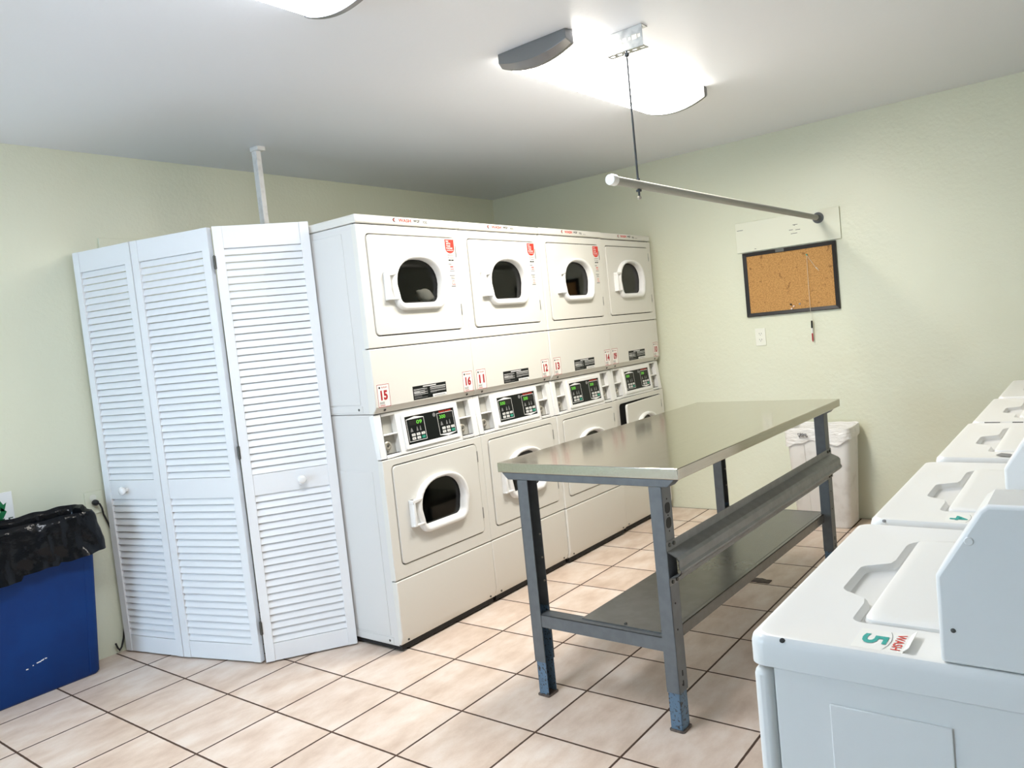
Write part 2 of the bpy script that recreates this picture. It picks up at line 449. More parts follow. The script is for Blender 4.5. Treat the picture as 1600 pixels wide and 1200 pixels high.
# ------------------------------------------------------------------ stacked dryers
DW = 0.6827
def dryer_door(root, zc, kind):
    """door with its origin on the right-hand hinge line"""
    hx = 0.634
    z0, z1 = zc-0.2243, zc+0.2243
    X = lambda x: x - hx
    cx = 0.347; gb, gt = zc-0.085, zc+0.117
    d_in = dshape(X(cx), gb-0.004-zc, gt+0.004-zc, 0.151, 0.038)
    outer = rrect(X(0.0545), X(hx), z0-zc, z1-zc, 0.02, 6)
    mb = MB(); ring_plate(mb, outer, d_in, -0.004, 0.0105)
    door = mb.build('door', M['enamel'], root, bevel=0.0025, loc=(hx, 0, zc))
    # bezel
    do = dshape(X(cx), gb-0.034-zc, gt+0.022-zc, 0.181, 0.06)
    di = dshape(X(cx), gb-zc, gt-zc, 0.146, 0.034)
    ls = []
    for t, y in ((0,-0.003),(0.03,-0.018),(0.14,-0.026),(0.4,-0.029),(0.7,-0.026),(0.92,-0.016),(1.0,0.012)):
        ls.append([(a[0]+(b[0]-a[0])*t, y, a[1]+(b[1]-a[1])*t) for a, b in zip(do, di)])
    MB().loops(ls).build('window_bezel', M['plastic'], door, smooth=60)
    g = dshape(X(cx), gb-0.002-zc, gt+0.002-zc, 0.148, 0.035)
    mb = MB(); mb.face([(p[0], 0.010, p[1]) for p in g]); mb.build('window_glass', M['glass'], door, smooth=0)
    # dark gasket ring seen just inside the bezel
    di2 = dshape(X(cx), gb+0.004-zc, gt-0.004-zc, 0.142, 0.032)
    MB().loops([[(p[0],0.0085,p[1]) for p in di],[(p[0],0.0085,p[1]) for p in di2],[(p[0],0.02,p[1]) for p in di2]]).build('gasket', M['dark'], door)
    # pull handle: bar, sloping top, foot and recessed back
    hz = zc-0.008 - zc
    mb = MB()
    mb.prism([(X(0.128), -0.003), (X(0.131), -0.030), (X(0.143), -0.033), (X(0.147), -0.012), (X(0.20), -0.010), (X(0.20), -0.003)], 'z', hz-0.062, hz+0.062)
    mb.prism([(X(0.128), hz+0.044), (X(0.128), hz+0.062), (X(0.196), hz+0.062), (X(0.19), hz+0.054), (X(0.165), hz+0.048)], 'y', -0.032, -0.003)
    mb.box(X(0.128), X(0.196), -0.030, -0.003, hz-0.062, hz-0.054)
    mb.build('handle', M['plastic'], door, bevel=0.0025)
    for dz in (0.16, -0.13):
        mb = MB(); mb.box(X(0.6335), X(0.642), -0.003, 0.012, dz-0.028, dz+0.028); mb.box(X(0.6335), X(0.640), -0.005, 0.0, dz-0.02, dz+0.0)
        mb.build('hinge', M['hinge'], door, bevel=0.001)
    # drum behind the door
    n = 40
    prof = [(0.20, 0.029), (0.25, 0.06), (0.265, 0.10), (0.265, 0.52), (0.22, 0.55), (0.0, 0.56)]
    ls = [[(cx + r*cos(2*pi*k/n), y, zc+0.01 + min(r, 0.228)*sin(2*pi*k/n)) for k in range(n)] for r, y in prof]
    MB().loops(ls).build('drum', M['drum'], root, smooth=50)
    return door

def make_dryer():
    root = empty('stacked_dryer')
    E_ = M['enamel']
    # cabinet shell, open behind the front panels
    mb = MB()
    mb.box(0.004, DW-0.004, 0.028, 0.70, 0.03, 1.0885, skip='f')
    mb.box(0.004, DW-0.004, 0.028, 0.70, 1.0915, 1.932, skip='f')
    # pressed side panels and bottom flanges
    for x, s in ((0.004, -1), (DW-0.004, 1)):
        a, b = (x-0.0025, x) if s < 0 else (x, x+0.0025)
        mb.box(a, b, 0.075, 0.66, 0.075, 0.83); mb.box(a, b, 0.10, 0.66, 1.135, 1.90)
        mb.box(a, b, 0.09, 0.66, 1.099, 1.128); mb.box(a, b, 0.06, 0.66, 0.034, 0.066)
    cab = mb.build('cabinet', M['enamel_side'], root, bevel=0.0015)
    for y, z in ((0.115, 1.113), (0.085, 0.05)):
        MB().lathe([(0.006, 0), (0.006, 0.0008), (0.003, 0.0012)], (0.0017, y, z), (-1, 0, 0), 10).build('side_screw', M['screw'], cab)
    MB().box(0.012, DW-0.012, 0.022, 0.69, 0.010, 0.0345).build('base_shadow_box', M['dark'], root)  # dark box standing in for the shadow under the cabinet
    for x in (0.05, DW-0.05):
        for y in (0.07, 0.62): MB().lathe([(0.022, 0), (0.022, 0.008), (0.01, 0.010), (0.01, 0.02)], (x, y, 0), (0, 0, 1), 12).build('levelling_foot', M['dark'], root)
    # kick panel
    mb = MB().prism([(0, 0.330), (0, 0.078), (0.014, 0.036), (0.03, 0.036), (0.03, 0.330)], 'x', 0.001, DW-0.001)
    kick = mb.build('kick_panel', E_, root, bevel=0.006, seg=3)
    for x in (0.045, DW-0.045):
        MB().lathe([(0.0055, 0), (0.0055, 0.003), (0.002, 0.004)], (x, 0.0085, 0.052), (0, -1, 0.3), 10).build('screw', M['screw'], kick)
    # lower front, upper front with door openings
    for nm, z0, z1, zc in (('lower_front_panel', 0.3345, 0.8815, 0.6215), ('upper_front_panel', 1.383, 1.930, 1.6615)):
        mb = MB(); ring_plate(mb, rrect(0, DW, z0, z1, 0.002, 2), rrect(0.0500, 0.6385, zc-0.229, zc+0.229, 0.024, 6), 0.0, 0.011, yo=0.029)
        mb.build(nm, E_, root, bevel=0.004, seg=3)
        # dark backing added to paint the shade in gaps round door and panels
        mb = MB(); ring_plate(mb, rrect(0.008, DW-0.008, z0-0.02, z1+0.02, 0.002, 2), rrect(0.17, 0.52, zc-0.14, zc+0.15, 0.08, 6), 0.0125, 0.027)
        mb.build('gap_shade_backing', M['dark'], root, smooth=0)
    d_lo = dryer_door(root, 0.6215, 'lower')
    d_hi = dryer_door(root, 1.6615, 'upper')
    # panel between the dryers, with the tucked-under lower edge
    mb = MB().prism([(0, 1.379), (0, 1.120), (0.022, 1.090), (0.05, 1.090), (0.05, 1.379)], 'x', 0, DW)
    mid = mb.build('middle_panel', E_, root, bevel=0.005, seg=3)
    for x in (0.06, DW-0.06):
        MB().lathe([(0.006, 0), (0.006, 0.003), (0.002, 0.004)], (x, 0.0105, 1.104), (0, -0.8, -0.6), 10).build('screw', M['screw'], mid)
    # top cap with lettering
    cap = MB().box(0, DW, -0.003, 0.705, 1.935, 1.973).build('top_cap', E_, root, bevel=0.007, seg=3)
    mb = MB(); y = -0.0036
    add_text(mb, 'WASH', 0.262, 0.345, 1.949, 1.965, y, 0, 0.03)
    add_text(mb, 'WGF', 0.360, 0.402, 1.9515, 1.9645, y, 1, 0.03)
    add_text(mb, '705', 0.422, 0.452, 1.948, 1.960, y, 1, 0.01)
    add_text(mb, '9020', 0.466, 0.498, 1.947, 1.953, y, 2)
    quadxz(mb, 0.38, 0.50, 1.9415, 1.9425, y, 3)
    c0 = (0.238, 1.957)
    for r0, r1, a0, a1, m in ((0.006, 0.0095, 70, 290, 1), (0.002, 0.0055, 100, 260, 0)):
        a = [radians(a0 + (a1-a0)*k/10) for k in range(11)]
        mb.loops([[(c0[0]+r0*cos(t)*1.3, y, c0[1]+r0*sin(t)) for t in a], [(c0[0]+r1*cos(t)*1.3, y, c0[1]+r1*sin(t)) for t in a]], m, close=False)
    mb.build('cap_lettering', [M['brightred'], M['black'], M['greyprint'], M['paper']], cap, smooth=0)
    # control panel, leaning back
    th = -0.11; LOC = (0, 0.004, 0.8865); ROT = (th, 0, 0)
    pk = ((0.040, 0.128), (0.552, 0.642)); v0, v1 = 0.014, 0.188
    mb = MB()
    mb.box(0.001, pk[0][0], 0, 0.030, 0, 0.2); mb.box(pk[1][1], DW-0.001, 0, 0.030, 0, 0.2)
    mb.box(0.014, pk[0][0], 0.030, 0.055, 0, 0.2); mb.box(pk[1][1], DW-0.014, 0.030, 0.055, 0, 0.2)
    mb.box(pk[0][1], pk[1][0], 0, 0.055, 0, 0.2)
    for a, b in pk:
        mb.box(a, b, 0, 0.055, 0, v0); mb.box(a, b, 0, 0.055, v1, 0.2)
        mb.box(a, b, -0.001, 0.053, 0.100, 0.108)
    cp = mb.build('control_panel', M['plastic'], root, bevel=0.003, loc=LOC, rot=ROT)
    for a, b in pk:
        mb = MB(); mb.box(a, b, 0.032, 0.036, v0, v1)
        mb.box(a+0.003, a+0.007, 0.012, 0.032, 0.112, v1-0.01); mb.box(a+0.008, a+0.06, 0.026, 0.033, 0.020, 0.094)
        mb.build('coin_pocket', M['pocket'], cp)
        mb = MB(); lx = a + 0.029; lz = 0.054
        mb.lathe([(0.021, 0.0), (0.021, 0.010), (0.016, 0.014), (0.012, 0.014), (0.010, 0.010), (0, 0.010)], (lx, 0.0265, lz), (0, -1, 0), 20, 0)
        mb.lathe([(0.0045, 0), (0.0045, 0.006), (0, 0.0065)], (lx, 0.0195, lz), (0, -1, 0), 10, 1)
        mb.build('lock', [M['chrome'], M['screw']], cp, smooth=40)
    # display: raised white bezel and black panel
    mb = MB()
    ring_plate(mb, rrect(0.160, 0.532, 0.018, 0.186, 0.006, 3), rrect(0.178, 0.517, 0.036, 0.166, 0.002, 2), -0.008, 0.002)
    mb.build('display_bezel', M['plastic'], cp, bevel=0.002)
    mb = MB(); mb.box(0.177, 0.518, -0.003, 0.004, 0.035, 0.167)
    Y = -0.0034
    def frame(x0, x1, z0, z1, m):
        w = 0.0022
        quadxz(mb, x0, x1, z0, z0+w, Y, m); quadxz(mb, x0, x1, z1-w, z1, Y, m); quadxz(mb, x0, x0+w, z0, z1, Y, m); quadxz(mb, x1-w, x1, z0, z1, Y, m)
    frame(0.188, 0.305, 0.047, 0.153, 1); frame(0.395, 0.510, 0.047, 0.153, 1)
    mb.face([(0.188,Y,0.153),(0.305,Y,0.153),(0.246,Y,0.163)], 1); mb.face([(0.395,Y,0.047),(0.452,Y,0.038),(0.510,Y,0.047)], 1)
    mb.lathe([(0.010, 0), (0.010, 0.0006), (0, 0.0007)], (0.377, -0.003, 0.150), (0, -1, 0), 16, 2)
    for x0 in (0.205, 0.410):
        quadxz(mb, x0, x0+0.088, 0.122, 0.145, Y-0.0001, 3)
        for dx, w, h in ((0.0, 0.018, 0.018), (0.040, 0.012, 0.02), (0.062, 0.010, 0.022)):
            mb.face([(x0+dx,Y,0.092),(x0+dx+w,Y,0.092),(x0+dx+w*0.65,Y,0.092+h),(x0+dx+w*0.35,Y,0.092+h)], 2)
    disp = mb.build('display', [M['black'], M['white'], M['greyprint'], M['lcd']], root, smooth=0, loc=LOC, rot=ROT)
    mb = MB(); add_text(mb, 'Speed Queen', 0.412, 0.498, 0.152, 0.164, Y-0.0003, 0, 0.015)
    mb.build('display_lettering', M['brightred'], disp, smooth=0)
    for side, x0 in ((0, 0.200), (1, 0.408)):
        mb = MB(); s = ('09', '300')[side]
        a = (x0+0.052, x0+0.088) if side == 0 else (x0+0.002, x0+0.044)
        add_text(mb, s, a[0], a[1], 0.125, 0.142, Y-0.0004, 0, 0.01)
        mb.build('digits', M['led'], disp, smooth=0)
        for i in range(3):
            for j in range(2):
                g = (i == 2 and j == 0)
                mb = MB(); bx = x0 + 0.008 + i*0.032; bz = 0.054 + j*0.017
                mb.box(bx, bx+0.023, -0.0055, -0.003, bz, bz+0.012)
                quadxz(mb, bx+0.006, bx+0.017, bz+0.005, bz+0.0075, -0.0058, 1)
                mb.build('button', [M['greenkey'] if g else M['key'], M['greyprint']], disp, bevel=0.001)
    # black instruction label
    mb = MB(); x0, x1, z0, z1 = 0.237, 0.465, 1.1235, 1.187
    mb.box(x0, x1, -0.0006, 0.001, z0, z1)
    y = -0.0009; rnd = random.Random(3)
    quadxz(mb, 0.305, 0.395, 1.1785, 1.183, y, 1)
    for c0_, c1_ in ((0.243, 0.335), (0.352, 0.460)):
        z = 1.174
        while z > 1.127:
            if not (c0_ > 0.3 and z < 1.142):
                l = rnd.choice((0.55, 0.8, 0.97, 1.0, 0.4)); quadxz(mb, c0_, c0_+(c1_-c0_)*l, z-0.0016, z, y, 2 if rnd.random() < .6 else 1)
            z -= rnd.choice((0.0030, 0.0030, 0.0062))
    quadxz(mb, 0.367, 0.464, 1.1245, 1.137, y, 1); quadxz(mb, 0.375, 0.455, 1.128, 1.131, y-0.0001, 2)
    mb.build('instruction_label', [M['black'], M['white'], M['greyprint']], root, smooth=0)
    # two number stickers
    for i, x0 in enumerate((0.017, 0.592)):
        mb = MB(); x1, z0, z1 = x0+0.0735, 1.1185, 1.2195
        mb.box(x0, x1, -0.0007, 0.001, z0, z1)
        y = -0.001; w = 0.0022
        quadxz(mb, x0, x1, z0, z0+w, y, 1); quadxz(mb, x0, x1, z1-w, z1, y, 1); quadxz(mb, x0, x0+w, z0, z1, y, 1); quadxz(mb, x1-w, x1, z0, z1, y, 1)
        add_text(mb, 'WASH', x0+0.024, x0+0.060, z1-0.018, z1-0.010, y, 1, 0.01)
        mb.lathe([(0.005, 0), (0.005, 0.0003), (0, 0.0004)], (x0+0.015, -0.0007, z1-0.014), (0, -1, 0), 10, 2)
        for k in range(3): quadxz(mb, x0+0.008, x0+0.038, z0+0.021-k*0.004, z0+0.023-k*0.004, y, 3)
        quadxz(mb, x0+0.010, x0+0.040, z0+0.006, z0+0.009, y, 1)
        st = mb.build('number_sticker', [M['paper'], M['red'], M['black'], M['greyprint']], root, smooth=0)
        MB().build('sticker_number', M['red'], st, smooth=0)
    # mobile-payment sticker on the upper door
    zc = 1.6615; hx = 0.634
    mb = MB(); x0, x1 = 0.562-hx, 0.627-hx
    y = -0.0046
    red = [(x0, 1.879-zc), (x0, 1.833-zc)] + [(x0+0.0325-0.0325*cos(radians(a)), 1.833-zc-0.022*sin(radians(a))) for a in range(15, 180, 15)] + [(x1, 1.833-zc), (x1, 1.879-zc)]
    mb.face([(p[0], y, p[1]) for p in red], 0)
    for k, wd in enumerate(('PAY', 'WITH', 'YOUR', 'PHONE')):
        add_text(mb, wd, x0+0.008, x0+(0.028, 0.038, 0.038, 0.052)[k], 1.8655-0.0115*k-zc, 1.874-0.0115*k-zc, y-0.0004, 1, 0.015)
    quadxz(mb, x0+0.008, x1-0.008, 1.824-zc, 1.826-zc, y-0.0004, 1)
    for z, a, b, h, m in ((1.800,.010,.055,.003,3),(1.788,.014,.020,.006,3),(1.787,.026,.055,.003,3),(1.774,.014,.032,.006,2),(1.774,.035,.052,.006,2),(1.755,.010,.034,.004,3),
                       (1.742,.022,.045,.005,0),(1.732,.022,.048,.003,0),(1.722,.016,.052,.003,3),(1.700,.012,.05,.004,3),(1.692,.020,.044,.003,3),(1.685,.02,.048,.003,3),
                       (1.646,.016,.050,.005,3)):
        quadxz(mb, x0+a, x0+b, z-zc, z+h-zc, y-0.0003, m)
    for z, a, b, h in ((1.676,.026,.028,-.02),(1.676,.040,.042,-.02),(1.676,.026,.042,-.002),(1.658,.026,.050,-.002)):
        quadxz(mb, x0+a, x0+b, z+h-zc, z-zc, y-0.0003, 0)
    mb.build('payment_sticker', [M['brightred'], M['white'], M['black'], M['greyprint']], d_hi, smooth=0)
    return root

proto = make_dryer()
DY = -0.0853
specs = [
    ('15', '16', '09', '300', 'white stacked dryer numbered 15 and 16, beside the folding louvred doors', 0.0),
    ('11', '12', '500', '300', 'white stacked dryer numbered 11 and 12, second from the louvred doors', 0.0),
    ('13', '14', '500', '300', 'white stacked dryer numbered 13 and 14, third from the louvred doors', -0.010),
    ('09', '10', '500', '300', 'white stacked dryer numbered 09 and 10 at the far end, lower door ajar', 0.0),
]
DX0 = 0.2805
dryers = []
for i, (n1, n2, g1, g2, lab, dy) in enumerate(specs):
    d = proto if i == 0 else copy_tree(proto)
    dryers.append(d)
for i, (n1, n2, g1, g2, lab, dy) in enumerate(specs):
    d = dryers[i]
    d.location = (DX0 + i*DW + (0.004 if i == 3 else 0), DY + dy, 0)
    tag(d, lab, 'dryer', 'stacked dryers along the back wall')
    sts = sorted([c for c in d.children if c.name.startswith('number_sticker')], key=lambda c: min(v.co.x for v in c.data.vertices))
    for st, num, x0 in zip(sts, (n1, n2), (0.017, 0.592)):
        t = st.children[0]
        mb = MB(); z0 = 1.1185
        add_text(mb, num, x0+0.018, x0+0.060, z0+0.030, z0+0.074, -0.0012, 0, 0.045)
        tmp = mb.build('tmp', M['red'], smooth=0); t.data = tmp.data; bpy.data.objects.remove(tmp); t.data.name = 'sticker_number'
    disp = [c for c in d.children if c.name.split('.')[0] == 'display'][0]
    if i > 0:
        dg = [c for c in disp.children if c.name.startswith('digits')]
        left = min(dg, key=lambda c: min(v.co.x for v in c.data.vertices))
        mb = MB(); add_text(mb, g1, 0.202, 0.246, 0.125, 0.142, -0.0038, 0, 0.01)
        tmp = mb.build('tmp', M['led'], smooth=0); left.data = tmp.data; bpy.data.objects.remove(tmp)
    doors = [c for c in d.children if c.name.split('.')[0] == 'door']
    hi = max(doors, key=lambda c: c.location.z); lo = min(doors, key=lambda c: c.location.z)
    if i == 3:
        ps = [c for c in hi.children if c.name.startswith('payment')][0]
        bpy.data.objects.remove(ps)
        lo.rotation_euler = (0, 0, radians(5.0)); lo['label'] = 'lower door standing slightly open'

# pale laundry lying in the first upper drum
def laundry():
    mb = MB(); n, k = 18, 12; ls = []
    for a in range(1, k):
        th = pi*a/k; l = []
        for b in range(n):
            ph = 2*pi*b/n
            p = Vector((sin(th)*cos(ph), sin(th)*sin(ph), cos(th)))
            w = 1 + 0.22*mnoise.noise(p*1.7 + Vector((3, 1, 0)))
            sq = 1 - 0.45*max(0, p.x)
            l.append((p.x*0.058*w, p.y*0.034*w*sq, p.z*0.034*w*sq - 0.012*p.x))
        ls.append(l)
    mb.loops(ls, 0, True, True, True)
    o = mb.build('laundry_bundle', M['cloth'], smooth=180)
    o.location = (0.733, DY+0.056, 1.609)
    tag(o, 'cream bundled cloth lying inside the upper dryer window of number 16', 'laundry')
laundry()

# ------------------------------------------------------------------ folding louvred doors
def louver_panel(root, A, B, knob_s=None, hinges=False):
    A = Vector((A[0], A[1], 0)); B = Vector((B[0], B[1], 0)); d = B - A; w = d.length
    ang = math.atan2(d.y, d.x); t = 0.028; z0, z1 = 0.008, 1.988
    mb = MB(); s = 0.041
    mb.box(0, s, 0, t, z0, z1); mb.box(w-s, w, 0, t, z0, z1)
    R_ = ((1.890, z1), (0.776, 0.869), (z0, 0.088))
    for a, b in R_: mb.box(s, w-s, 0.003, t-0.003, a, b)
    for zb, zt in ((0.869, 1.890), (0.088, 0.776)):
        n = round((zt-zb)/0.0323); p = (zt-zb)/n
        for k in range(n):
            z = zb + k*p
            mb.prism([(0.0035, z+0.0030), (0.0095, z+0.0005), (0.0205, z+p*0.955), (0.0145, z+p*0.99)], 'x', s-0.004, w-s+0.004)
    o = mb.build('door_panel', M['doorpaint'], root, loc=(A.x, A.y, 0), rot=(0, 0, ang), smooth=0)
    b = o.modifiers.new('bevel', 'BEVEL'); b.width = 0.0012; b.segments = 1; b.limit_method = 'ANGLE'
    if knob_s:
        MB().lathe([(0.010, 0), (0.009, 0.010), (0.011, 0.016), (0.019, 0.022), (0.021, 0.029), (0.017, 0.036), (0.008, 0.039), (0, 0.0395)],
                   (knob_s, 0.003, 0.823), (0, -1, 0), 24).build('knob', M['knob'], o, smooth=60)
    if hinges:
        for z in (1.83, 0.98, 0.17):
            mb = MB(); mb.box(-0.010, 0.003, -0.003, 0.012, z-0.028, z+0.028); mb.lathe([(0.004, 0), (0.004, 0.062)], (-0.004, -0.002, z-0.031), (0, 0, 1), 8)
            mb.build('hinge', M['screw'], o)
    return o
fs = empty('folding_door', (-0.20, 0.80, 0))
tag(fs, 'white louvred folding doors standing zigzag between the back wall and the dryers', 'folding door')
off = Vector((0.20, -0.80, 0))
def shifted(p): return (p[0]+0.20, p[1]-0.80)
louver_panel(fs, shifted((-0.3035, 1.297)), shifted((-0.2165, 0.912)), knob_s=0.158)
louver_panel(fs, shifted((-0.2145, 0.908)), shifted((-0.086, 0.470)))
louver_panel(fs, shifted((-0.076, 0.445)), shifted((0.264, 0.209)), knob_s=0.252, hinges=True)

# white post behind the doors
mb = MB().box(-0.015, 0.015, -0.02, 0.02, 0.0, H)
mb.box(-0.022, 0.028, -0.045, 0.022, H-0.022, H)
o = mb.build('support_post', M['post'], bevel=0.003); o.location = (0.495, 0.852, 0)
tag(o, 'thin white painted post rising from behind the louvred doors to the ceiling', 'post')

# ------------------------------------------------------------------ washing machines
WW, WD, WZ = 0.625, 0.70, 0.925
def make_washer():
    root = empty('washing_machine')           # local: x 0..WW, front at y=0, back at y=-WD
    E_ = M['washer_enamel']
    mb = MB().box(0.004, WW-0.004, -WD+0.01, -0.034, 0.012, 0.880)
    # pressed rectangle on the side
    for x, a in ((0.004, -0.003), (WW-0.004, 0.003)):
        mb.box(min(x, x+a), max(x, x+a), -0.255, -0.108, 0.28, 0.844)
        mb.box(min(x, x+a), max(x, x+a), -0.60, -0.40, 0.28, 0.844)
    cab = mb.build('cabinet', M['washer_enamel'], root, bevel=0.0025)
    MB().box(0.002, WW-0.002, -0.030, -0.004, 0.014, 0.876).build('front_panel', E_, root, bevel=0.010, seg=3)
    for x in (0.05, WW-0.05):
        for y in (-0.06, -WD+0.06): MB().lathe([(0.02, 0), (0.02, 0.014)], (x, y, 0), (0, 0, 1), 12).build('levelling_foot', M['dark'], root)
    # top: plate with a lid opening that has the finger notch, walls, dished edge
    nt = 0.028
    open_ = []
    lx0, lx1, ly0, ly1 = 0.108, 0.540, -0.520, -0.118
    def arc(cx, cy, r, a0, a1, n=6): return [(cx+r*cos(radians(a0+(a1-a0)*k/n)), cy+r*sin(radians(a0+(a1-a0)*k/n))) for k in range(n+1)]
    r = 0.05
    open_ += arc(lx1-r, ly1-r, r, 0, 90)
    open_ += [(0.405, ly1+0.000), (0.385, ly1+0.004), (0.375, ly1+0.018)] + arc(0.345, ly1+0.022, 0.022, 20, 90, 4) + arc(0.245, ly1+0.022, 0.022, 90, 160, 4) + [(0.215, ly1+0.018), (0.205, ly1+0.004), (0.185, ly1)]
    open_ += arc(lx0+0.016, ly1-0.016, 0.016, 90, 180, 4)
    open_ += arc(lx0+0.012, ly0+0.012, 0.012, 180, 270, 3) + arc(lx1-r, ly0+r, r, 270, 360, 4)
    outer = rrect(0, WW, -WD, 0, 0.022, 5)
    c = (0.32, -0.33)
    angs = sorted(set(round(math.atan2(p[1]-c[1], p[0]-c[0]), 5) for p in outer+open_))
    A = radial(outer, c, angs); B_ = radial(open_, c, angs)
    def sc(q, k): return [(WW/2+(p[0]-WW/2)*k, -WD/2+(p[1]+WD/2)*k) for p in q]
    def inn(q, k): return [(c[0]+(p[0]-c[0])*k, c[1]+(p[1]-c[1])*k) for p in q]
    L = lambda q, z: [(p[0], p[1], z) for p in q]
    mb = MB()
    mb.loops([L(A, 0.882), L(A, 0.912), L(sc(A, 0.994), 0.9205), L(sc(A, 0.982), WZ), L(sc(A, 0.965), WZ+0.0006), L(sc(A, 0.93), WZ-0.002),
              L(inn(B_, 1.015), WZ-0.002), L(B_, WZ-0.006), L(inn(B_, 0.99), WZ-0.013), L(inn(B_, 0.95), WZ-0.0175)])
    mb.face(L(A, 0.882)); mb.face(L(inn(B_, 0.95), WZ-0.0175))
    mb.build('top_panel', E_, root, smooth=40)
    # lid
    lid = rrect(lx0+0.0045, lx1-0.0045, ly0+0.004, ly1-0.011, 0.018, 5)
    l2 = [(p[0] if p[0] < 0.5 or p[1] < -0.2 else p[0]-0.0, p[1]) for p in lid]
    cc = ((lx0+lx1)/2, (ly0+ly1)/2)
    def s2(q, k, z): return [(cc[0]+(p[0]-cc[0])*k, cc[1]+(p[1]-cc[1])*k, z) for p in q]
    mb = MB(); mb.loops([s2(l2, 0.985, WZ-0.017), s2(l2, 1.0, WZ-0.006), s2(l2, 0.992, WZ-0.0005), s2(l2, 0.97, WZ+0.0015), s2(l2, 0.9, WZ+0.0015)], 0, True, True, True)
    mb.build('lid', E_, root, smooth=40)
    # coin box at the near side, sloped front
    prof = [(-0.246, WZ+0.001), (-0.246, WZ+0.111), (-0.297, WZ+0.196), (-0.306, WZ+0.203), (-0.66, WZ+0.206), (-0.66, WZ+0.001)]
    cb = MB().prism(prof, 'x', 0.006, 0.098).build('coin_box', M['washer_enamel'], root, bevel=0.005, seg=3)
    for y, z, r in ((-0.285, WZ+0.158, 0.0055), (-0.262, WZ+0.044, 0.003)):
        MB().lathe([(r, 0), (r*0.8, 0.0015), (0, 0.002)], (0.006, y, z), (-1, 0, 0), 12).build('rivet', M['washer_enamel'] if r > 0.004 else M['screw'], cb)
    # control console along the back
    MB().prism([(-0.56, WZ), (-0.60, WZ+0.16), (-0.69, WZ+0.16), (-0.69, WZ)], 'x', 0.11, WW-0.01).build('control_console', M['washer_enamel'], root, bevel=0.006)
    return root
WX0, WYF = -0.995, -2.231
wlabels = [
    'nearest white top-load washer with sticker 5 and a black chip on its edge',
    'white top-load washer right behind the nearest one, half-hidden number sticker',
    'white top-load washer with a torn grey sticker, third from the camera',
    'white top-load washer with black gaps along its near edge, fourth from the camera',
    'white top-load washer farthest away, next to the right wall',
]
wproto = make_washer()
washers = [wproto if i == 0 else copy_tree(wproto) for i in range(5)]
xs = (-0.995, -0.336, 0.348, 0.990, 1.657)
for i, w in enumerate(washers):
    w.location = (xs[i], WYF - 0.0115*i - (0.003 if i == 2 else 0), 0.0)
    tag(w, wlabels[i], 'washing machine', 'top-load washers in the right-hand row')

def washer_sticker(w, num, torn=False):
    # sticker lies on the top, read from the front of the machine
    mb = MB(); a, b = -0.066, 0.0; h = 0.092
    if not torn:
        mb.box(-0.033, 0.033, 0, 0.0012, -0.034, 0.030)
        add_text(mb, num, -0.016, 0.016, -0.026, 0.006, -0.0006, 1, 0.02)
        add_text(mb, 'WASH', -0.026, 0.026, 0.014, 0.026, -0.0006, 2, 0.012)
        n = 8
        for k in range(n):
            x0 = -0.03+0.06*k/n; x1 = -0.03+0.06*(k+1)/n
            z0 = 0.010-3*(x0)**2*2; z1 = 0.010-3*(x1)**2*2
            mb.face([(x0, -0.0005, z0), (x1, -0.0005, z1), (x1, -0.0005, z1+0.0008), (x0, -0.0005, z0+0.0008)], 3)
        # curled far edge
        mb.prism([(0.0, 0.030), (-0.006, 0.037), (-0.007, 0.037), (-0.0008, 0.0295)], 'x', -0.030, 0.028)
    else:
        mb.face([(-0.03, -0.0006, -0.02), (0.0, -0.0006, -0.03), (0.02, -0.0006, -0.016), (0.026, -0.0006, 0.006), (0.0, -0.0006, 0.012), (-0.02, -0.0006, 0.002)], 3)
        mb.prism([(0.0, 0.010), (-0.006, 0.03), (-0.007, 0.03), (-0.001, 0.010)], 'x', -0.028, 0.03)
    o = mb.build('number_sticker', [M['paper'], M['green'], M['brightred'], M['greyprint']], w, smooth=0)
    # local XZ (facing -Y) -> lying flat, facing up, upright for someone in front of the machine
    o.matrix_local = Matrix(((-1, 0, 0, 0.050), (0, 0, -1, -0.170), (0, -1, 0, WZ-0.0007), (0, 0, 0, 1)))
    return o
washer_sticker(washers[0], '5')
washer_sticker(washers[1], '4')
washer_sticker(washers[2], '3', torn=True)
mb = MB(); mb.lathe([(0.0040, 0), (0.0036, 0.0010), (0, 0.0012)], (0.0030, -0.050, 0.9222), (-0.6, 0, 0.8), 9)
o = mb.build('paint_chip', M['dark'], washers[0])
mb = MB(); mb.lathe([(0.004, 0), (0.003, 0.0009), (0, 0.001)], (0.0030, -0.03, 0.9222), (-0.6, 0, 0.8), 9)
mb.build('paint_chip', M['greyprint'], washers[1])
mb = MB()
for y, l in ((-0.04, 0.045), (-0.12, 0.03), (-0.18, 0.02)): mb.box(-0.0012, 0.0045, y-l, y, 0.912, 0.9238)
mb.build('gap_strips', M['dark'], washers[3])  # dark strips stand in for the black gaps between the washers

